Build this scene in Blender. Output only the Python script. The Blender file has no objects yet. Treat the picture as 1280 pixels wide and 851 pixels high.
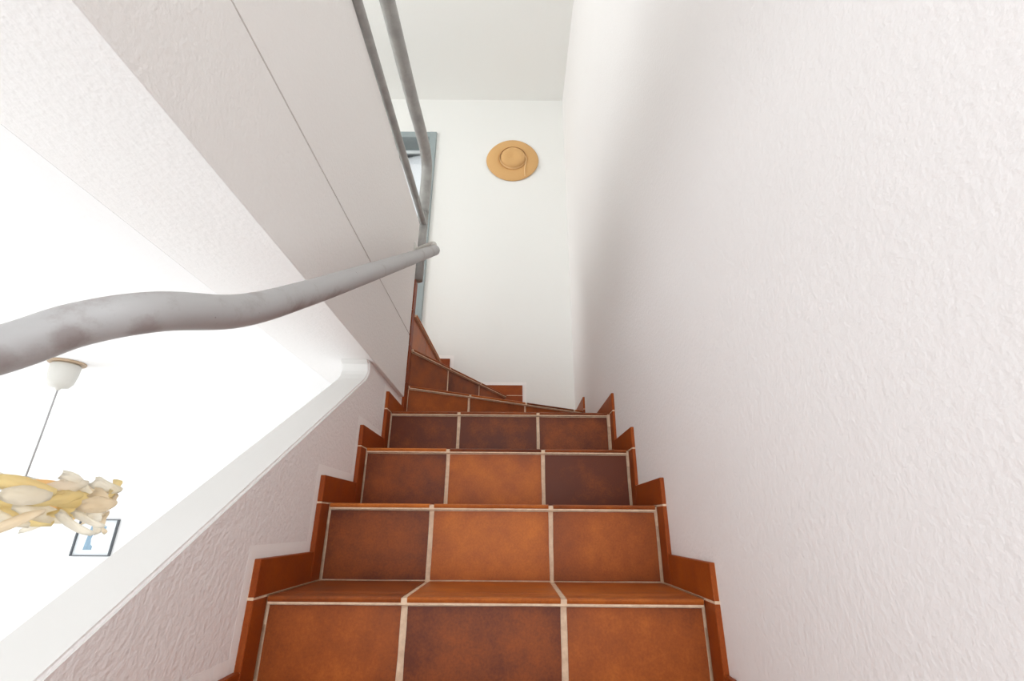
import bpy, bmesh, math, random
from mathutils import Vector, Matrix
random.seed(7)
C = bpy.context.scene.collection
SC = bpy.context.scene
PI = math.pi

# ---------------------------------------------------------------- camera
F_PX, PITCH, YAW, ROLL = 590.6, 0.3709, 0.0005, 0.0080
cam_d = bpy.data.cameras.new('camera'); cam = bpy.data.objects.new('camera', cam_d); C.objects.link(cam)
cam_d.sensor_fit = 'HORIZONTAL'; cam_d.sensor_width = 36; cam_d.lens = F_PX*36/1280
cam_d.clip_start = 0.02; cam_d.clip_end = 100
_cy, _sy, _ct, _st = math.cos(YAW), math.sin(YAW), math.cos(PITCH), math.sin(PITCH)
fw = Vector((_sy*_ct, _cy*_ct, _st)); rt0 = Vector((_cy, -_sy, 0)); up0 = rt0.cross(fw)
rt = rt0*math.cos(ROLL)+up0*math.sin(ROLL); up = up0*math.cos(ROLL)-rt0*math.sin(ROLL)
cam.matrix_world = Matrix(((rt.x, up.x, -fw.x, 0), (rt.y, up.y, -fw.y, 0), (rt.z, up.z, -fw.z, 0), (0, 0, 0, 1)))
SC.camera = cam

# ---------------------------------------------------------------- exposure, sky, daylight at the upper window, added fill lamps
SC.view_settings.view_transform = 'Standard'; SC.view_settings.look = 'None'
SC.view_settings.gamma = 1; SC.view_settings.use_curve_mapping = False
SC.view_settings.exposure = 0.05
SC.cycles.max_bounces = 12; SC.cycles.diffuse_bounces = 8; SC.cycles.caustics_reflective = False; SC.cycles.caustics_refractive = False
w = bpy.data.worlds.new('sky'); SC.world = w; w.use_nodes = True
w.node_tree.nodes['Background'].inputs[0].default_value = (0.92, 0.97, 1.0, 1)
w.node_tree.nodes['Background'].inputs[1].default_value = 1.0

def area(name, loc, direction, sx, sy, watts, col):
    d = bpy.data.lights.new(name, 'AREA'); d.shape = 'RECTANGLE'; d.size = sx; d.size_y = sy
    d.energy = watts; d.color = col
    o = bpy.data.objects.new(name, d); C.objects.link(o); o.location = loc
    o.rotation_euler = Vector(direction).to_track_quat('-Z', 'Z').to_euler()
    return o
area('fill_room_uplight', (-4.85, 1.0, -1.65), (1, 0, 1.1), 4.8, 0.9, 80, (0.97, 0.985, 1.0))  # unseen uplight, set low and tilted to brighten the lower room's ceiling
area('fill_room_front', (-2.9, -1.95, -0.9), (0.12, 1, 0.12), 3.4, 2.1, 40, (0.97, 0.985, 1.0))  # added fill lamp at the unseen front of the lower room
area('daylight_upper_room_window', (-3.85, 0.6, 2.0), (1, -0.1, -0.05), 2.6, 1.6, 64, (0.99, 0.99, 0.98))
area('fill_foot_of_stairs', (-0.05, -1.85, 0.2), (0, 1, 0.05), 0.75, 2.0, 20, (0.98, 0.985, 1.0))  # added fill lamp behind the camera, evens out the stairwell

# ---------------------------------------------------------------- measures (metres, camera at the origin)
EL, GL, ER = -0.4542, -0.1983, 0.3634
Y0, G, Z0, H = 1.0156, 0.2564, -0.3041, 0.1755
def zl(k): return Z0+H*k
def yr(k): return Y0+G*k
def xw(y): return 0.379+(y-1)*0.0096           # plaster face of the right wall
XL = -0.472                                     # plaster face of the left wall
YF = 2.88                                       # far wall
ZC = 3.22                                       # upper ceiling
ZS = 0.503                                      # soffit / lower ceiling
NB = -3                                         # first step built

# ---------------------------------------------------------------- helpers
def link(name, me, mat=None, parent=None):
    o = bpy.data.objects.new(name, me); C.objects.link(o)
    if mat: me.materials.append(mat)
    if parent: o.parent = parent
    return o
def finish(name, bm, mat, parent=None, smooth=False, bevel=0, seg=1):
    if bevel: bmesh.ops.bevel(bm, geom=bm.edges[:], offset=bevel, segments=seg, affect='EDGES', clamp_overlap=True)
    bmesh.ops.recalc_face_normals(bm, faces=bm.faces[:])
    me = bpy.data.meshes.new(name); bm.to_mesh(me); bm.free()
    if smooth:
        for f in me.polygons: f.use_smooth = True
    return link(name, me, mat, parent)
def add_prism(bm, poly, a, b, fn):
    """poly: 2D points; extruded from a to b, fn(p, t) -> 3D"""
    va = [bm.verts.new(fn(p, a)) for p in poly]; vb = [bm.verts.new(fn(p, b)) for p in poly]
    n = len(poly)
    bm.faces.new(va); bm.faces.new(list(reversed(vb)))
    for i in range(n): bm.faces.new((va[i], vb[i], vb[(i+1) % n], va[(i+1) % n]))
def add_box(bm, x0, x1, y0, y1, z0, z1):
    add_prism(bm, [(x0, y0), (x1, y0), (x1, y1), (x0, y1)], z0, z1, lambda p, t: (p[0], p[1], t))
def spline(pts, n=8):
    P = [Vector(p) for p in pts]; P = [2*P[0]-P[1]]+P+[2*P[-1]-P[-2]]; out = []
    for i in range(1, len(P)-2):
        for k in range(n):
            t = k/n; a, b, c, d = P[i-1:i+3]
            out.append(0.5*((2*b)+(c-a)*t+(2*a-5*b+4*c-d)*t*t+(3*b-a-3*c+d)*t**3))
    out.append(P[-2]); return out
def add_tube(bm, pts, r, seg=20, round_end=True):
    pts = [Vector(p) for p in pts]
    rr = [r]*len(pts)
    if round_end:
        d = (pts[-1]-pts[-2]).normalized(); e = pts[-1]
        for a in (20, 40, 60, 78): pts.append(e+d*r*math.sin(math.radians(a))); rr.append(r*math.cos(math.radians(a)))
    ref = Vector((1, 0, 0)) if abs((pts[1]-pts[0]).normalized().x) < .9 else Vector((0, 0, 1)); rings = []
    for i, p in enumerate(pts):
        t = (pts[min(i+1, len(pts)-1)]-pts[max(i-1, 0)]).normalized()
        u = (ref-t*ref.dot(t)).normalized(); v = t.cross(u); ref = u
        rings.append([bm.verts.new(p+(u*math.cos(2*PI*k/seg)+v*math.sin(2*PI*k/seg))*rr[i]) for k in range(seg)])
    for A, B in zip(rings, rings[1:]):
        for k in range(seg): bm.faces.new((A[k], A[(k+1) % seg], B[(k+1) % seg], B[k]))
    bm.faces.new(rings[0]); bm.faces.new(list(reversed(rings[-1])))
def add_lathe(bm, prof, seg, fn):
    rings = [[bm.verts.new(fn(r*math.cos(2*PI*k/seg), r*math.sin(2*PI*k/seg), z)) for k in range(seg)] for r, z in prof]
    for A, B in zip(rings, rings[1:]):
        for k in range(seg): bm.faces.new((A[k], A[(k+1) % seg], B[(k+1) % seg], B[k]))
    return rings
def empty(name, loc=(0, 0, 0)):
    o = bpy.data.objects.new(name, None); C.objects.link(o); o.location = loc; o.empty_display_size = .1; return o
def tag(o, label, cat, group=None):
    o['label'] = label; o['category'] = cat
    if group: o['group'] = group
    return o
def struct(o): o['kind'] = 'structure'; return o
def at(bm, loc):      # mesh given in world coordinates, parented to an empty at loc
    bmesh.ops.translate(bm, verts=bm.verts[:], vec=-Vector(loc)); return bm
def clip(poly, px, py, nx, ny):   # keep the side where (p-P).n >= 0
    out = []
    for i in range(len(poly)):
        a, b = poly[i], poly[(i+1) % len(poly)]
        da = (a[0]-px)*nx+(a[1]-py)*ny; db = (b[0]-px)*nx+(b[1]-py)*ny
        if da >= 0: out.append(a)
        if da*db < 0: t = da/(da-db); out.append((a[0]+(b[0]-a[0])*t, a[1]+(b[1]-a[1])*t))
    return out

# ---------------------------------------------------------------- materials
def mat(name):
    m = bpy.data.materials.new(name); m.use_nodes = True; return m, m.node_tree, m.node_tree.nodes['Principled BSDF']
def N(nt, t, **kw):
    n = nt.nodes.new(t)
    for k, v in kw.items():
        if k in n.inputs.keys(): n.inputs[k].default_value = v
        else: setattr(n, k, v)
    return n
def plaster(name, col, scale=95, strength=.35, dist=.0035, col2=None):
    m, nt, b = mat(name); L = nt.links.new
    g = N(nt, 'ShaderNodeNewGeometry')
    n1 = N(nt, 'ShaderNodeTexNoise', Scale=scale, Detail=4, Roughness=.55); L(g.outputs['Position'], n1.inputs['Vector'])
    n2 = N(nt, 'ShaderNodeTexNoise', Scale=scale*.6, Detail=2); L(g.outputs['Position'], n2.inputs['Vector'])
    ad = N(nt, 'ShaderNodeMath', operation='ADD'); L(n1.outputs[0], ad.inputs[0]); L(n2.outputs[0], ad.inputs[1])
    mr = N(nt, 'ShaderNodeMapRange'); mr.inputs[1].default_value = .75; mr.inputs[2].default_value = 1.35; L(ad.outputs[0], mr.inputs[0])
    bp = N(nt, 'ShaderNodeBump', Strength=strength, Distance=dist); L(mr.outputs[0], bp.inputs['Height']); L(bp.outputs[0], b.inputs['Normal'])
    n3 = N(nt, 'ShaderNodeTexNoise', Scale=1.3, Detail=3); L(g.outputs['Position'], n3.inputs['Vector'])
    mx = N(nt, 'ShaderNodeMix', data_type='RGBA'); L(n3.outputs[0], mx.inputs[0])
    mx.inputs[6].default_value = (*col, 1); mx.inputs[7].default_value = (*(col2 or [c*.97 for c in col]), 1)
    L(mx.outputs[2], b.inputs['Base Color']); b.inputs['Roughness'].default_value = .75
    b.inputs['Specular IOR Level'].default_value = .3
    return m
M_wall = plaster('rough_white_plaster', (.875, .855, .85), scale=150, strength=.2, dist=.003)
M_left = plaster('rough_left_plaster', (.875, .842, .832), scale=135, strength=.4, dist=.003)
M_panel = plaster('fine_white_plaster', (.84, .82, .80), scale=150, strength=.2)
M_smooth = plaster('smooth_white_plaster', (.85, .855, .835), scale=60, strength=.06)
M_margin = plaster('brushed_paint_edge', (.94, .925, .91), scale=50, strength=.12)
M_cap = plaster('trowelled_cap_toned_down', (.76, .755, .735), scale=40, strength=.05)  # darker than the wall's white to hold back the light on the cap
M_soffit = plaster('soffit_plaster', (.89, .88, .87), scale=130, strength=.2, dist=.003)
M_room = plaster('room_white_lit_tone', (.93, .93, .93), scale=60, strength=.08)  # lighter than the soffit, room brightness put into the colour

def tile_mat(name, dark, mid, light, rough):
    m, nt, b = mat(name); L = nt.links.new
    oi = N(nt, 'ShaderNodeObjectInfo'); sep = N(nt, 'ShaderNodeSeparateColor'); L(oi.outputs['Color'], sep.inputs[0])
    g = N(nt, 'ShaderNodeNewGeometry')
    n1 = N(nt, 'ShaderNodeTexNoise', Scale=11, Detail=7, Roughness=.68); L(g.outputs['Position'], n1.inputs['Vector'])
    n2 = N(nt, 'ShaderNodeTexNoise', Scale=210, Detail=4, Roughness=.75); L(g.outputs['Position'], n2.inputs['Vector'])
    a = N(nt, 'ShaderNodeMath', operation='MULTIPLY_ADD'); L(n1.outputs[0], a.inputs[0]); a.inputs[1].default_value = 1.0; L(sep.outputs[0], a.inputs[2])
    a2 = N(nt, 'ShaderNodeMath', operation='MULTIPLY_ADD'); L(n2.outputs[0], a2.inputs[0]); a2.inputs[1].default_value = .55; L(a.outputs[0], a2.inputs[2])
    a3 = N(nt, 'ShaderNodeMath', operation='SUBTRACT'); L(a2.outputs[0], a3.inputs[0]); a3.inputs[1].default_value = .77
    # fired edges of the tile are darker
    tc = N(nt, 'ShaderNodeTexCoord'); sx = N(nt, 'ShaderNodeSeparateXYZ'); L(tc.outputs['Generated'], sx.inputs[0])
    def edge(sock):
        s = N(nt, 'ShaderNodeMath', operation='SUBTRACT'); L(sock, s.inputs[0]); s.inputs[1].default_value = .5
        ab = N(nt, 'ShaderNodeMath', operation='ABSOLUTE'); L(s.outputs[0], ab.inputs[0])
        p = N(nt, 'ShaderNodeMath', operation='POWER'); L(ab.outputs[0], p.inputs[0]); p.inputs[1].default_value = 5
        q = N(nt, 'ShaderNodeMath', operation='MULTIPLY'); L(p.outputs[0], q.inputs[0]); q.inputs[1].default_value = 9; return q
    ex, ez = edge(sx.outputs[0]), edge(sx.outputs[2])
    es = N(nt, 'ShaderNodeMath', operation='ADD'); L(ex.outputs[0], es.inputs[0]); L(ez.outputs[0], es.inputs[1])
    em = N(nt, 'ShaderNodeMath', operation='MULTIPLY'); L(es.outputs[0], em.inputs[0]); L(sep.outputs[1], em.inputs[1])
    a4 = N(nt, 'ShaderNodeMath', operation='SUBTRACT'); L(a3.outputs[0], a4.inputs[0]); L(em.outputs[0], a4.inputs[1])
    cr = N(nt, 'ShaderNodeValToRGB'); L(a4.outputs[0], cr.inputs[0])
    e = cr.color_ramp.elements; e[0].position = 0; e[0].color = (*dark, 1); e[1].position = 1; e[1].color = (*light, 1)
    k = e.new(.5); k.color = (*mid, 1)
    L(cr.outputs[0], b.inputs['Base Color']); b.inputs['Specular IOR Level'].default_value = .22
    rr = N(nt, 'ShaderNodeMapRange'); L(n1.outputs[0], rr.inputs[0]); rr.inputs[3].default_value = rough-.08; rr.inputs[4].default_value = rough+.12
    L(rr.outputs[0], b.inputs['Roughness'])
    bp = N(nt, 'ShaderNodeBump', Strength=.12, Distance=.001); L(n2.outputs[0], bp.inputs['Height']); L(bp.outputs[0], b.inputs['Normal'])
    return m
M_tile = tile_mat('terracotta_tile', (.130, .032, .013), (.345, .087, .017), (.62, .186, .031), .42)
M_skirt = tile_mat('terracotta_skirting', (.17, .024, .005), (.30, .060, .007), (.42, .105, .012), .45)

def simple(name, col, rough=.5, metal=0, noise=0, nscale=20, bump=0, col2=None):
    m, nt, b = mat(name); L = nt.links.new
    b.inputs['Roughness'].default_value = rough; b.inputs['Metallic'].default_value = metal
    tc = N(nt, 'ShaderNodeTexCoord')
    n1 = N(nt, 'ShaderNodeTexNoise', Scale=nscale, Detail=5, Roughness=.65); L(tc.outputs['Object'], n1.inputs['Vector'])
    cr = N(nt, 'ShaderNodeValToRGB'); L(n1.outputs[0], cr.inputs[0]); e = cr.color_ramp.elements
    e[0].position = .35; e[1].position = .65
    e[0].color = (*(col2 or [c*(1-noise) for c in col]), 1); e[1].color = (*col, 1)
    L(cr.outputs[0], b.inputs['Base Color'])
    if bump:
        bp = N(nt, 'ShaderNodeBump', Strength=bump, Distance=.001); L(n1.outputs[0], bp.inputs['Height']); L(bp.outputs[0], b.inputs['Normal'])
    return m
M_grout = simple('cream_grout', (.80, .62, .45), .9, 0, 0, 60, .5, (.64, .46, .32))
M_seam = simple('dark_seam', (.60, .57, .54), .9)
M_frame = simple('blue_grey_frame_paint', (.33, .39, .40), .4, 0, .12, 6)
M_guard = simple('worn_grey_rail_paint', (.36, .355, .34), .42, 0, .25, 14, .15)
M_white = simple('white_plastic', (.62, .61, .57), .5)
M_picframe = simple('dark_grey_frame', (.10, .11, .12), .4)
M_mount = simple('white_mount', (.80, .84, .86), .8)
M_print = simple('pale_blue_print', (.30, .44, .56), .8, 0, .2, 30)
M_print2 = simple('cream_print', (.60, .62, .55), .8)
M_cord = simple('grey_flex', (.34, .34, .34), .6)
M_brass = simple('tan_plate', (.45, .33, .22), .5)
M_floor = simple('pale_stone_floor', (.80, .79, .77), .4)
M_landing = simple('landing_floor_tile', (.32, .11, .05), .4)

def handrail_mat():
    m, nt, b = mat('worn_grey_handrail_paint'); L = nt.links.new
    g = N(nt, 'ShaderNodeNewGeometry')
    n1 = N(nt, 'ShaderNodeTexNoise', Scale=11, Detail=6, Roughness=.68); L(g.outputs['Position'], n1.inputs['Vector'])
    cr = N(nt, 'ShaderNodeValToRGB'); L(n1.outputs[0], cr.inputs[0]); e = cr.color_ramp.elements
    e[0].position = .36; e[0].color = (.33, .305, .30, 1); e[1].position = .47; e[1].color = (.41, .405, .405, 1)
    # small chips and grime
    n2 = N(nt, 'ShaderNodeTexNoise', Scale=70, Detail=3); L(g.outputs['Position'], n2.inputs['Vector'])
    c2 = N(nt, 'ShaderNodeValToRGB'); L(n2.outputs[0], c2.inputs[0]); k = c2.color_ramp.elements
    k[0].position = .22; k[0].color = (1, 1, 1, 1); k[1].position = .27; k[1].color = (0, 0, 0, 1)
    mx = N(nt, 'ShaderNodeMix', data_type='RGBA'); L(c2.outputs[0], mx.inputs[0]); L(cr.outputs[0], mx.inputs[6]); mx.inputs[7].default_value = (.12, .09, .08, 1)
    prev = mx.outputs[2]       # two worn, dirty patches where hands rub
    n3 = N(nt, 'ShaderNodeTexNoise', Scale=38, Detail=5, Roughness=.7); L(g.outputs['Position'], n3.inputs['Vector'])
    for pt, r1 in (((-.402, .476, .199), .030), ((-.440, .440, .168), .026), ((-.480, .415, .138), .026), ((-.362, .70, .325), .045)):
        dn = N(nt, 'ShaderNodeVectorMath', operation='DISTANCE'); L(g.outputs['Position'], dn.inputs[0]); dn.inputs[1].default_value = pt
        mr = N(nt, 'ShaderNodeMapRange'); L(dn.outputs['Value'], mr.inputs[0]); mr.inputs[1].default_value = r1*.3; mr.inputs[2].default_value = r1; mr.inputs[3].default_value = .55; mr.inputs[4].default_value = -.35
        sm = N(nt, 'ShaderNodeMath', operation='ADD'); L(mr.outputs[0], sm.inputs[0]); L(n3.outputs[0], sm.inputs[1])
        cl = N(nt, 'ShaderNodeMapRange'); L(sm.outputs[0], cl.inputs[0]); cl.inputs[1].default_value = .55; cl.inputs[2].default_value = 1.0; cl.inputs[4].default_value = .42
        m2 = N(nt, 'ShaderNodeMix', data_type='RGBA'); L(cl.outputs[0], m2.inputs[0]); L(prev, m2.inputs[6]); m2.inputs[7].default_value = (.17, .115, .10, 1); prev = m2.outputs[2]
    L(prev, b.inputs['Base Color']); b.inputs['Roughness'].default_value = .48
    bp = N(nt, 'ShaderNodeBump', Strength=.15, Distance=.002); L(n1.outputs[0], bp.inputs['Height']); L(bp.outputs[0], b.inputs['Normal'])
    return m
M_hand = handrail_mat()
def straw():
    m, nt, b = mat('woven_straw'); L = nt.links.new
    tc = N(nt, 'ShaderNodeTexCoord'); wv = N(nt, 'ShaderNodeTexWave', Scale=60, Distortion=1.2); wv.wave_type = 'RINGS'; wv.rings_direction = 'Y'
    L(tc.outputs['Object'], wv.inputs['Vector'])
    cr = N(nt, 'ShaderNodeValToRGB'); L(wv.outputs[0], cr.inputs[0]); e = cr.color_ramp.elements
    e[0].color = (.62, .35, .13, 1); e[1].color = (.74, .45, .19, 1)
    L(cr.outputs[0], b.inputs['Base Color']); b.inputs['Roughness'].default_value = .7
    bp = N(nt, 'ShaderNodeBump', Strength=.3, Distance=.002); L(wv.outputs[0], bp.inputs['Height']); L(bp.outputs[0], b.inputs['Normal'])
    return m
M_straw = straw()
M_strap = simple('pale_straw_cord', (.80, .55, .28), .8)
def paper(name, col):
    m, nt, b = mat(name); L = nt.links.new
    b.inputs['Base Color'].default_value = (*col, 1); b.inputs['Roughness'].default_value = .6
    tr = N(nt, 'ShaderNodeBsdfTranslucent'); tr.inputs[0].default_value = (*col, 1)
    mx = N(nt, 'ShaderNodeMixShader', Fac=.4); L(b.outputs[0], mx.inputs[1]); L(tr.outputs[0], mx.inputs[2])
    L(mx.outputs[0], nt.nodes['Material Output'].inputs[0]); return m
M_paper = [paper('cream_paper', (.92, .82, .66)), paper('apricot_paper', (.95, .70, .36)), paper('ivory_paper', (.93, .89, .80)), paper('straw_yellow_paper', (.92, .80, .48))]
def glass():
    m, nt, b = mat('window_glass'); b.inputs['Base Color'].default_value = (1, 1, 1, 1)
    L = nt.links.new; t = N(nt, 'ShaderNodeBsdfTransparent'); gl = N(nt, 'ShaderNodeBsdfGlossy', Roughness=.02)
    fr = N(nt, 'ShaderNodeFresnel', IOR=1.45); mx = N(nt, 'ShaderNodeMixShader'); L(fr.outputs[0], mx.inputs[0]); L(t.outputs[0], mx.inputs[1]); L(gl.outputs[0], mx.inputs[2])
    L(mx.outputs[0], nt.nodes['Material Output'].inputs[0]); return m
M_glass = glass()

# ---------------------------------------------------------------- the setting
T = .15
bm = bmesh.new()   # right wall, opening out very slightly towards the far end
add_prism(bm, [(xw(-2), -2-T), (xw(YF), YF+T), (xw(YF)+T, YF+T), (xw(-2)+T, -2-T)], -2.5, ZC+T, lambda p, t: (p[0], p[1], t))
struct(finish('wall_right', bm, M_wall))
# far wall, upper part with the door opening
DX0, DX1, DZ0, DZ1 = -1.42, -.655, 1.03, 2.81
bm = bmesh.new()
XR = xw(YF)
for x0, x1, z0, z1 in ((DX1, XR, -.5, ZC), (-4-T, DX0, .79, ZC), (DX0, DX1, DZ1, ZC), (DX0, DX1, .79, DZ0)):
    add_box(bm, x0, x1, YF, YF+T, z0, z1)
struct(finish('wall_back', bm, M_smooth))
bm = bmesh.new()   # upper ceiling over stairwell and landing
add_box(bm, -4-T, xw(YF)+T, -2-T, YF+T, ZC, ZC+T)
struct(finish('ceiling_upper', bm, M_smooth))
# lower left wall under the slanting opening: solid below the cap, jamb and pier at the far end
bm = bmesh.new()
def capz(y): return -.515+.645*y
pier = [(-2, -2.5), (2.045, -2.5), (2.045, 1.10), (1.972, 1.10), (1.972, ZS-.0005), (1.47, ZS-.0005), (1.492, .492), (1.50, .470), (1.495, .458), (1.475, capz(1.475)), (-2, capz(-2))]
add_prism(bm, pier, XL, -.565, lambda p, t: (t, p[0], p[1]))
bmesh.ops.recalc_face_normals(bm, faces=bm.faces[:])
edges = [e for e in bm.edges if all(abs(v.co.y) < 1.9 or abs(v.co.y+2) < .01 for v in e.verts) and all(v.co.z > -2 for v in e.verts) and abs(e.verts[0].co.x-e.verts[1].co.x) < 1e-5 and not all(abs(v.co.y+2) < .01 for v in e.verts)]
bmesh.ops.bevel(bm, geom=edges, offset=.005, segments=3, affect='EDGES')
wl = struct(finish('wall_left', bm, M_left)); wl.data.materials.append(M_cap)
for p_ in wl.data.polygons:      # the cap, the jamb and the far side are trowelled smooth, colour lowered against strong light
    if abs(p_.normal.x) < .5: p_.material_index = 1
# slab of the upper floor: its soffit is the ceiling of the lower room, its edge shows over the stairs
XP = -.458
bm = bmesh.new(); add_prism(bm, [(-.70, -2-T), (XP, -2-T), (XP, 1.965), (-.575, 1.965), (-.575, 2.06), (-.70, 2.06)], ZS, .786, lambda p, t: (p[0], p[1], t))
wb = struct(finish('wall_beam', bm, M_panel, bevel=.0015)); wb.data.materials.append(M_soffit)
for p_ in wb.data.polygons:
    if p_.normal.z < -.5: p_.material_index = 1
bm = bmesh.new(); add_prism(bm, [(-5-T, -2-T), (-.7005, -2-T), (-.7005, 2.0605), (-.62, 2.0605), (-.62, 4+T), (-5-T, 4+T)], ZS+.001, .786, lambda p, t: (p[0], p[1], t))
struct(finish('ceiling_lower', bm, M_room))  # continues the beam soffit, its brightly lit part coloured lighter
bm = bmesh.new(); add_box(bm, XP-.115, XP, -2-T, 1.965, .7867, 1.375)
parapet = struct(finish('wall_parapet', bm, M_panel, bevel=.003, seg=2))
bm = bmesh.new(); add_box(bm, XP-.11, XP-.002, -2, 1.96, .785, .7895)
struct(finish('trim_1', bm, M_seam))     # hairline joint between slab and parapet
# lower room seen through the opening
bm = bmesh.new(); add_box(bm, -5-T, -.62, 4, 4+T, -2.5, ZS); struct(finish('wall_room_back', bm, M_room))
bm = bmesh.new()   # window wall of the lower room, with its opening
for y0, y1, z0, z1 in ((-2, 4, -2.5, -2.15), (-2, 4, .1, ZS), (-2, -1.45, -2.15, .1), (3.5, 4, -2.15, .1)): add_box(bm, -5-T, -5, y0, y1, z0, z1)
struct(finish('wall_room_left', bm, M_room))
bm = bmesh.new(); add_box(bm, -5-T, xw(-2)+T, -2-T, 4+T, -2.5-T, -2.5); struct(finish('floor', bm, M_floor))
bm = bmesh.new(); 
for x0, x1, z0, z1 in ((-5-T, -4.6, -2.5, ZS), (-1.2, -.565, -2.5, ZS), (-4.6, -1.2, .15, ZS), (-4.6, -1.2, -2.5, -2.0)): add_box(bm, x0, x1, -2-T, -2, z0, z1)  # opening added for the front fill lamp
struct(finish('wall_room_front', bm, M_room))
bm = bmesh.new(); add_box(bm, -.72, -.62, 2.2, 4, -2.5, ZS); struct(finish('wall_room_right', bm, M_room))
# upper room walls
bm = bmesh.new()
for y0, y1, z0, z1 in ((-2, YF, .786, 1.15), (-2, YF, 2.85, ZC), (-2, -.75, 1.15, 2.85), (1.95, YF, 1.15, 2.85)): add_box(bm, -4-T, -4, y0, y1, z0, z1)
struct(finish('wall_upper_left', bm, M_smooth))
bm = bmesh.new(); add_box(bm, -4-T, XP, -2-T, -2, .786, ZC)
add_box(bm, XP, xw(-2), -2-T, -2, 1.3, ZC); add_box(bm, XP, xw(-2), -2-T, -2, -2.5, -.9)
struct(finish('wall_front', bm, M_smooth))

# door in the far wall at the head of the stairs
door = struct(empty('door_1', (DX1, YF, DZ0)))
bm = bmesh.new(); fy0, fy1 = YF-.02, YF+.152
for x0, x1, z0, z1 in ((DX1-.002, DX1+.055, DZ0-.02, DZ1+.055), (DX0-.055, DX0+.002, DZ0-.02, DZ1+.055), (DX0, DX1, DZ1-.002, DZ1+.054)): add_box(bm, x0, x1, fy0, fy1, z0, z1)
finish('door_frame', at(bm, door.location), M_frame, door, bevel=.004)
bm = bmesh.new()
for x0, x1, z0, z1 in ((DX1-.05, DX1-.004, DZ0, DZ1-.004), (DX0+.004, DX0+.05, DZ0, DZ1-.004), (DX0+.05, DX1-.05, DZ1-.035, DZ1-.004), (DX0+.05, DX1-.05, DZ0, DZ0+.1)): add_box(bm, x0, x1, YF+.118, YF+.142, z0, z1)
finish('door_sash', at(bm, door.location), M_mount, door, bevel=.003)
bm = bmesh.new(); add_box(bm, DX0+.04, DX1-.04, YF+.127, YF+.133, DZ0+.09, DZ1-.028); finish('pane', at(bm, door.location), M_glass, door)

# ---------------------------------------------------------------- the stairs
stair = tag(empty('staircase', (0, Y0, zl(0))), 'terracotta tiled staircase with cream joints, curving left at the top', 'staircase')
SB = stair.location
def world_mesh(name, bm, m, parent, **kw): return finish(name, at(bm, SB), m, parent, **kw)
OV = .014      # overhang of the nosing
NT = .013      # its thickness
def tone(o, t, e=.5): o.color = (t, e, 0, 1)
def frame(P, al):
    d = (math.cos(al), math.sin(al)); n = (-math.sin(al), math.cos(al))
    return lambda s, q: (P[0]+d[0]*s+n[0]*q, P[1]+d[1]*s+n[1]*q)
def tread_profile(depth):
    r = .006; zt = 0
    p = [(-OV+.0085, -NT), (-OV+.004, -NT+.0025), (-OV+.001, -NT+.006), (-OV, -.004), (-OV+.0018, -.0016), (-OV+.005, 0)]
    for a in (.030, .046): p += [(a, 0), (a+.0015, -.0012), (a+.004, -.0012), (a+.0055, 0)]
    p += [(depth, 0), (depth, -NT)]
    return p
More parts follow.
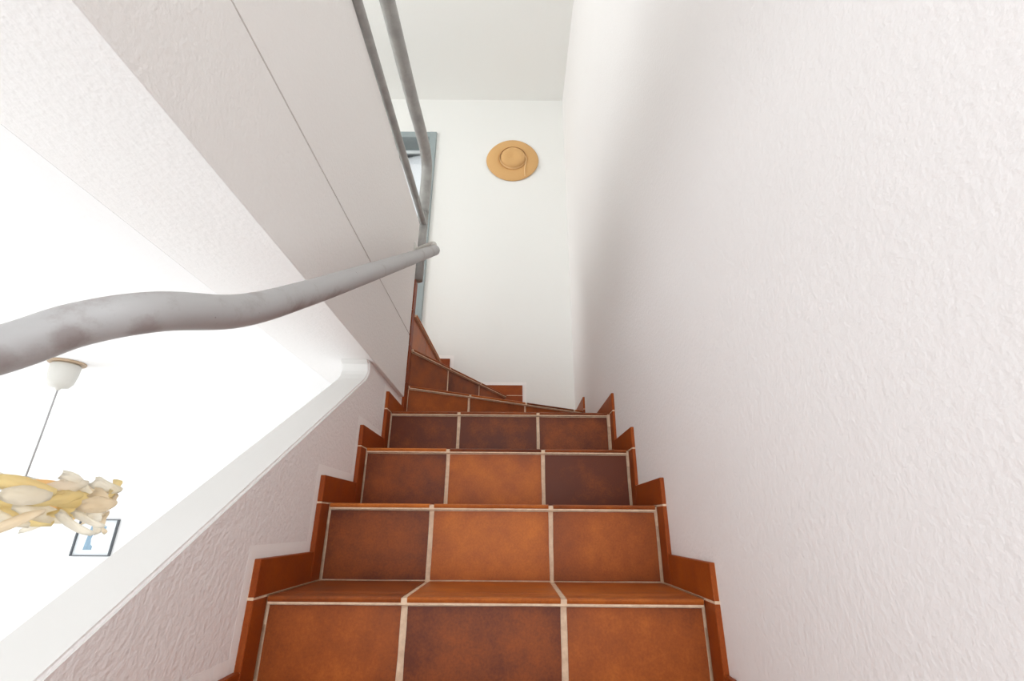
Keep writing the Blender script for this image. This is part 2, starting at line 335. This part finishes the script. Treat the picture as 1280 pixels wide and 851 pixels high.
def step(P, al, length, k, joints, region, tones, deep=None, gr=.0):
    """riser k: from level k to k+1 along the line P, al; region = polygon of its tread"""
    f = frame(P, al); z0, z1 = zl(k), zl(k+1)
    bm = bmesh.new()
    # mortar: riser face, nosing strip and tread bed, 2 mm behind the tile faces
    cx = [f(0, .0025), f(length, .0025), f(length, .03), f(0, .03)]
    add_prism(bm, cx, z0-.01, z1-.006, lambda p, t: (p[0], p[1], t))
    cx = [f(0, -OV+.0035), f(length, -OV+.0035), f(length, .06), f(0, .06)]
    add_prism(bm, cx, z1-NT-.0005, z1-.0022, lambda p, t: (p[0], p[1], t))
    nx_, ny_ = -math.sin(al), math.cos(al)
    add_prism(bm, clip(region, *f(0, .006), nx_, ny_), z1-.05, z1-.0023, lambda p, t: (p[0], p[1], t))
    add_prism(bm, clip(region, *f(0, .012), nx_, ny_), z1-.19 if k < 7 else z1-.12, z1-.048, lambda p, t: (p[0], p[1], t))
    body = world_mesh('step', bm, M_grout, stair)
    js = [0]+list(joints)+[length]
    for i, (a, b) in enumerate(zip(js, js[1:])):
        if b-a < .012: continue
        ga = .0060 if i else (.0002 if k < 4 else .0055); gb = .0060 if i < len(js)-2 else .0002
        j = [random.uniform(-.0012, .0012) for _ in range(4)]
        bm = bmesh.new(); sh = random.uniform(-.0006, .0006)
        x0, x1, y0, y1 = a+ga, b-gb, z0+.0022, z1-NT-.0036
        corners = [(x0+j[0], y0), (x1+j[1], y0), (x1+j[1]*.3, y1+j[2]*.4), (x0+j[0]*.3, y1+j[3]*.4)]; pr = []
        for c_, d_ in zip(corners, corners[1:]+corners[:1]):     # slightly uneven hand-cut edges
            nn = 4
            for q_ in range(nn):
                t_ = q_/nn; r_ = .0011 if q_ == 0 else 0
                pr.append((c_[0]+(d_[0]-c_[0])*t_+random.uniform(-.0006, .0006), c_[1]+(d_[1]-c_[1])*t_+random.uniform(-.0005, .0005)))
        add_prism(bm, pr, sh, .009, lambda p, t: (*f(p[0], t), p[1]))
        o = world_mesh('riser_tile', bm, M_tile, body); tone(o, tones[i % len(tones)])
        bm = bmesh.new()
        dp = deep if deep else .085
        add_prism(bm, [(q, z+z1) for q, z in tread_profile(dp)], a+ga, b-gb, lambda p, t: (*f(t, p[0]), p[1]))
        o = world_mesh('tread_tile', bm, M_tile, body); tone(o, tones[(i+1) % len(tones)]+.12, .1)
        if not deep:     # winder: the rest of the tread behind the nosing tiles
            c0, c1 = f(a+ga, 0), f(b-gb, 0); cq = f(0, .093)
            d = (math.cos(al), math.sin(al))
            poly = clip(clip(clip(region, *c0, *d), *c1, -d[0], -d[1]), *cq, -d[1], d[0])
            if len(poly) > 2:
                bm = bmesh.new(); add_prism(bm, poly, z1-NT, z1, lambda p, t: (p[0], p[1], t))
                o = world_mesh('tread_tile', bm, M_tile, body); tone(o, .5, .1)
    return body
T_ = .30
tones = {0: (.50, .22, .52), 1: (.26, .72, .52), 2: (.22, .66, .02), 3: (.10, .12, .20), -1: (.4, .5, .3), -2: (.3, .5, .4), -3: (.3, .5, .4)}
for k in range(NB, 4):
    y = yr(k); yn = yr(k+1)+.012
    if k < 3: reg = [(XL, y+.004), (xw(y), y+.004), (xw(yn), yn), (XL, yn)]
    else: reg = [(XL, y+.004), (xw(y), y+.004), (xw(2.53), 2.53), (-.462, 2.053), (XL, 2.053)]
    step((EL, y), 0, ER-EL+.001, k, (GL-EL, GL-EL+T_), reg, tones[k], deep=(G+OV*0-.004) if k < 3 else None)
# winders turning left round the pier
PV = (-.462, 2.045)
aE, aF = math.radians(29.3), math.radians(62.9)
lE = (xw(2.52)-PV[0]-.009)/math.cos(aE); lF = (YF-.011-PV[1])/math.sin(aF); lG = YF-.011-PV[1]
Eend = (PV[0]+lE*math.cos(aE), PV[1]+lE*math.sin(aE)); Fend = (PV[0]+lF*math.cos(aF), YF)
aG = math.radians(88.2); Gend = (PV[0]+lG*math.cos(aG), YF)
HX = -.72
step(PV, aE, lE, 4, (.30, .61, .91), [PV, Eend, (xw(2.53), Eend[1]), (XR, YF), Fend], (.46, .34, .50, .05))
step(PV, aF, lF, 5, (.306, .616), [PV, Fend, Gend], (.30, .22, .34))
step(PV, aG, lG, 6, (.30, .60), [PV, Gend, (HX+.02, YF), (HX+.02, PV[1])], (.62, .62, .62))
step((HX, PV[1]), PI/2, lG, 7, (.30, .60), [(HX, PV[1]), (HX, YF), (-1.5, YF), (-1.5, PV[1])], (.4, .5, .3))

# ---------------------------------------------------------------- stepped tile skirting on the walls
SK, SF = .065, .055     # height over the tread, depth in front of the riser
def skirt_piece(parent, f, a0, a1, z0, z1, th, tn, off=0):
    bm = bmesh.new()
    e_ = [random.uniform(-.0016, .0012) for _ in range(3)]
    poly = [(a0+e_[0]*.6, z0), (a1, z0), (a1, z1+(e_[1] if z1-z0 < .08 else 0)), (a0+e_[0]*.4, z1+(e_[2] if z1-z0 < .08 else 0))]
    add_prism(bm, poly, 0, th, lambda p, t: f(p[0], t, p[1]))
    o = finish('skirting_tile', at(bm, parent.location), M_skirt, parent, bevel=.0014); tone(o, tn, .15); return o
def skirting(name, f, steps, th, loc):
    """steps: list of (start, end, z_floor, z_prev) : horizontal band from start to end on tread at z_floor, vertical strip below its start"""
    par = struct(empty(name, loc))
    mb, gb = bmesh.new(), bmesh.new()
    for (a0, a1, ar, z0, z1) in steps:      # a0 = front of the vertical strip, ar = riser, a1 = next strip's front; z0, z1 = lower and upper tread
        s = 1 if a1 > a0 else -1; e = .0012*s
        skirt_piece(par, f, a0, ar-.001*s, z0+.001, z1-.0022, th, random.uniform(.30, .5))
        skirt_piece(par, f, a0+.0002*s, a1-e, z1+.0012, z1+SK, th, random.uniform(.35, .62))
        M = .024
        add_prism(mb, [(a0-M*s, z0+SK+M), (ar, z0+SK+M), (ar, z1+SK), (a0-M*s, z1+SK)], -.003, .0002, lambda p, t: f(p[0], t, p[1]))
        add_prism(mb, [(a0-M*s, z1+SK), (a1, z1+SK), (a1, z1+SK+M), (a0-M*s, z1+SK+M)], -.003, .0002, lambda p, t: f(p[0], t, p[1]))
        add_prism(gb, [(a0+.001*s, z0), (ar, z0), (ar, z1), (a0+.001*s, z1)], -.003, th*.9, lambda p, t: f(p[0], t, p[1]))
        add_prism(gb, [(a0+.001*s, z1), (a1, z1), (a1, z1+SK-.001), (a0+.001*s, z1+SK-.001)], -.003, th*.9, lambda p, t: f(p[0], t, p[1]))
    finish('plaster_margin', at(mb, par.location), M_margin, par)
    finish('grout', at(gb, par.location), M_grout, par)
    return par
left = [(yr(k)-SF, yr(k+1)-SF if k < 3 else 1.988, yr(k), zl(k), zl(k+1)) for k in range(NB, 4)]
skirting('baseboard_left', lambda a, t, z: (XL+t, a, z), left, .0125, (XL, 1.0, zl(0)))
right = [(yr(k)-SF, yr(k+1)-SF if k < 3 else Eend[1]-SF, yr(k), zl(k), zl(k+1)) for k in range(NB, 4)]
right.append((Eend[1]-SF, YF-.002, Eend[1], zl(4), zl(5)))
skirting('baseboard_right', lambda a, t, z: (xw(a)-t, a, z), right, .0105, (xw(1), 1.0, zl(0)))
back = [(Fend[0]+.11, Gend[0]+.04, Fend[0], zl(5), zl(6)), (Gend[0]+.04, -.598, Gend[0], zl(6), zl(7))]
skirting('baseboard_back', lambda a, t, z: (a, YF-t, z), back, .0105, (Fend[0], YF, zl(5)))
# pier: stacked strips where the winders meet, beside the end of the parapet
pier_s = struct(empty('baseboard_pier', (XL, 2.0, zl(4))))
for z0, z1 in ((zl(4), zl(5)), (zl(5), zl(6)), (zl(6), zl(7)), (zl(7), 1.085)):
    skirt_piece(pier_s, lambda a, t, z: (XL+t, a, z), 1.99, 2.043, z0+.0012, z1-.0012, .0125, random.uniform(.2, .5))
bm = bmesh.new(); add_prism(bm, [(1.9905, zl(4)), (2.0445, zl(4)), (2.0445, 1.084), (1.9905, 1.084)], -.001, .009, lambda p, t: (XL+t, p[0], p[1]))
finish('grout', at(bm, pier_s.location), M_grout, pier_s)

# ---------------------------------------------------------------- handrail
hr = tag(empty('handrail', (-.34, 1.0, .55)), 'thick grey painted handrail bending along the left side of the stairs', 'handrail')
pts = [(-.66, .285, -.02), (-.575, .352, .072), (-.492, .424, .149), (-.448, .452, .190), (-.398, .487, .221), (-.372, .59, .270), (-.362, .738, .370), (-.350, .960, .530), (-.344, 1.30, .772), (-.340, 1.78, 1.112)]
bm = bmesh.new(); add_tube(bm, spline(pts, 8), .0228, 28)
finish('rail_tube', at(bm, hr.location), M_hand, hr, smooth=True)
bm = bmesh.new(); add_tube(bm, spline([(-.343, 1.772, 1.124), (-.356, 1.815, 1.166), (-.41, 1.88, 1.190), (-.456, 1.92, 1.196)], 6), .012, 14)
o = finish('return_bracket', at(bm, hr.location), M_white, hr, smooth=True); o['label'] = 'white bracket at the upper end of the rail'
bm = bmesh.new(); add_box(bm, -.4585, -.454, 1.89, 1.95, 1.165, 1.225); finish('wall_plate', at(bm, hr.location), M_white, hr, bevel=.0015)

# ---------------------------------------------------------------- guardrail over the parapet
gx = -.452
gu = tag(empty('guardrail', (gx, 2.0, 1.1)), 'grey metal guardrail with two parallel rails running over the parapet to a post', 'railing')
bm = bmesh.new()
add_tube(bm, spline([(-.457, -1.9, 1.62), (-.457, 1.13, 1.748), (-.457, 1.80, 1.80), (-.458, 1.95, 1.80), (-.4605, 2.022, 1.75), (-.462, 2.035, 1.62), (-.462, 2.035, 1.49)], 6), .0285, 20, False)
finish('top_rail', at(bm, gu.location), M_guard, gu, smooth=True)
bm = bmesh.new(); add_tube(bm, [(-.450, -1.9, 1.30), (-.450, .90, 1.388), (-.452, 2.03, 1.420)], .0158, 18)
finish('lower_rail', at(bm, gu.location), M_guard, gu, smooth=True)
bm = bmesh.new(); add_tube(bm, [(-.462, 2.035, 1.101), (-.462, 2.035, 1.3), (-.462, 2.035, 1.505)], .0275, 20, False)
finish('post', at(bm, gu.location), M_guard, gu, smooth=True)

# ---------------------------------------------------------------- straw hat on the far wall
hx, hz = -.006, 2.597
hat = tag(empty('straw_hat', (hx, YF, hz)), 'round wide-brimmed straw hat hanging flat on the white far wall', 'hat')
bm = bmesh.new()
prof_o = [(.098, -.022), (.125, -.024), (.16, -.021), (.19, -.016), (.200, -.010), (.203, -.007)]
prof = prof_o+[(.200, -.004), (.188, -.008), (.155, -.013), (.098, -.015)]
rings = add_lathe(bm, prof, 48, lambda a, b, z: (a*.985, z*1.15+.004*math.sin(3*math.atan2(b, a))*(math.hypot(a, b)/.2)**3, b*.955))
for k in range(48): bm.faces.new((rings[-1][k], rings[-1][(k+1) % 48], rings[0][(k+1) % 48], rings[0][k]))
finish('brim', bm, M_straw, hat, smooth=True)
bm = bmesh.new()
prof = [(.100, -.018), (.097, -.030), (.091, -.044), (.082, -.055), (.066, -.062), (.042, -.058), (.02, -.052), (.0005, -.050)]
add_lathe(bm, prof, 36, lambda a, b, z: (a+.004, z, b))
finish('crown', bm, M_straw, hat, smooth=True)
bm = bmesh.new(); add_lathe(bm, [(.1012, -.024), (.1025, -.026), (.1018, -.040), (.1000, -.042)], 36, lambda a, b, z: (a+.004, z, b))
o = finish('hat_band', bm, M_strap, hat, smooth=True)
bm = bmesh.new(); add_tube(bm, spline([(.080, -.054, .02), (.103, -.042, -.01), (.098, -.036, -.06), (.092, -.034, -.11), (.094, -.030, -.165)], 5), .0042, 8)
finish('strap', bm, M_strap, hat, smooth=True)

# ---------------------------------------------------------------- pendant lamp in the lower room
px, py = -1.515, 1.535
pl = tag(empty('pendant_lamp', (px, py, ZS)), 'pendant lamp with a shade of layered cream and apricot paper petals', 'lamp')
bm = bmesh.new()
r = add_lathe(bm, [(.052, 0), (.052, -.004), (.0505, -.006), (.02, -.006)], 32, lambda a, b, z: (a, b, z)); bm.faces.new(r[-1])
finish('ceiling_plate', bm, M_brass, pl, smooth=False)
bm = bmesh.new()
r = add_lathe(bm, [(.036, -.006), (.041, -.012), (.040, -.04), (.035, -.072), (.026, -.086), (.008, -.090), (.004, -.098)], 32, lambda a, b, z: (a, b, z))
bm.faces.new(r[-1]); bm.faces.new(list(reversed(r[0])))
o = finish('ceiling_cup', bm, M_white, pl, smooth=True); o['label'] = 'white cup under the ceiling'
bm = bmesh.new(); add_tube(bm, [(0, 0, -.095), (.001, 0, -.25), (0, 0, -.39)], .0024, 8); finish('cord', bm, M_cord, pl)
bm = bmesh.new(); add_lathe(bm, [(.0005, -.39), (.018, -.392), (.019, -.425), (.03, -.45), (.032, -.475), (.02, -.498), (.0005, -.505)], 20, lambda a, b, z: (a, b, z)); finish('bulb', bm, M_white, pl, smooth=True)
sh = empty('shade', (0, 0, -.374)); sh.parent = pl
# wire ring that carries the petals
bm = bmesh.new()
for rad, zz in ((.165, -.045), (.150, -.105)):
    add_tube(bm, [(rad*math.cos(a*PI/16), rad*math.sin(a*PI/16), zz) for a in range(33)], .002, 6, False)
for a in range(3): add_tube(bm, [(0, 0, 0), (.165*math.cos(a*2.09+.5), .165*math.sin(a*2.09+.5), -.045)], .0018, 6, False)
finish('wire_ring', bm, M_white, sh)
rnd = random.Random(3)
def petal(ang, rad, z, ln, wd, curl, tilt, m):
    bm = bmesh.new(); n = 6; rows = []
    for i in range(n+1):
        t = i/n; s = (t-.5)*ln; wloc = wd*(math.sin(PI*min(1, .12+t*.80))**.7)
        a = ang+s/rad*.9; rr = rad+curl*(2*(t-.35))**2*.5+curl*.2
        c = Vector((rr*math.cos(a), rr*math.sin(a), z+tilt*(t-.5)))
        out = Vector((math.cos(a), math.sin(a), 0))
        rows.append([bm.verts.new(c+Vector((0, 0, 1))*wloc*k*.5+out*(.012*(1-abs(k)) + .010*math.sin(5*t+k))) for k in (-1, -.33, .33, 1)])
    for A, B in zip(rows, rows[1:]):
        for k in range(3): bm.faces.new((A[k], A[k+1], B[k+1], B[k]))
    bmesh.ops.solidify(bm, geom=bm.faces[:], thickness=.0012)
    return finish('petal', bm, m, sh, smooth=True)
for i in range(66):
    ang = 2*PI*i/66+rnd.uniform(-.1, .1)
    lay = i % 3
    z = (-.030, -.075, -.115)[lay]+rnd.uniform(-.012, .012)
    petal(ang, (.190, .215, .178)[lay]+rnd.uniform(-.01, .02), z, rnd.uniform(.10, .19), rnd.uniform(.030, .055), rnd.uniform(.0, .05), rnd.uniform(-.06, .045), M_paper[rnd.choice((0, 0, 1, 2, 2, 3))])
for i in range(10):      # long hanging tips
    ang = 2*PI*i/10+rnd.uniform(-.2, .2)
    petal(ang, .20, -.135, .10, .035, .05, rnd.choice((-1, 1))*.06, M_paper[rnd.choice((0, 2))])

# ---------------------------------------------------------------- framed print on the back wall of the lower room
fx0, fx1, fz0, fz1 = -3.375, -3.075, -.252, .012
pic = tag(empty('framed_picture', ((fx0+fx1)/2, 4.0, (fz0+fz1)/2)), 'small framed print with a pale blue shape hanging in the lower room', 'picture')
L0 = pic.location
bm = bmesh.new(); b_ = .0065
for x0, x1, z0, z1 in ((fx0, fx0+b_*1.5, fz0, fz1), (fx1-b_, fx1, fz0, fz1), (fx0+b_*1.5, fx1-b_, fz0, fz0+b_), (fx0+b_*1.5, fx1-b_, fz1-b_, fz1)): add_box(bm, x0, x1, 3.975, 3.999, z0, z1)
finish('frame', at(bm, L0), M_picframe, pic)
bm = bmesh.new(); add_box(bm, fx0+b_, fx1-b_, 3.990, 3.9985, fz0+b_, fz1-b_); finish('mount', at(bm, L0), M_mount, pic)
bm = bmesh.new()
cxp, czp = (fx0+fx1)/2, (fz0+fz1)/2
arc = [(cxp+.01+.055*math.cos(a), czp-.005+.075*math.sin(a)) for a in [PI*.60+i*PI*.72/8 for i in range(9)]]
shape = [(cxp+.065, czp+.082), (cxp-.055, czp+.082), (cxp-.058, czp+.05), (cxp-.066, czp-.03), (cxp-.070, czp-.088), (cxp-.005, czp-.088), (cxp-.005, czp-.062), (cxp-.022, czp-.050), (cxp-.030, czp-.01), (cxp-.022, czp+.030), (cxp-.002, czp+.050), (cxp+.062, czp+.052)]
add_prism(bm, shape, 3.9885, 3.9902, lambda p, t: (p[0], t, p[1]))
o = finish('print', at(bm, L0), M_print, pic)
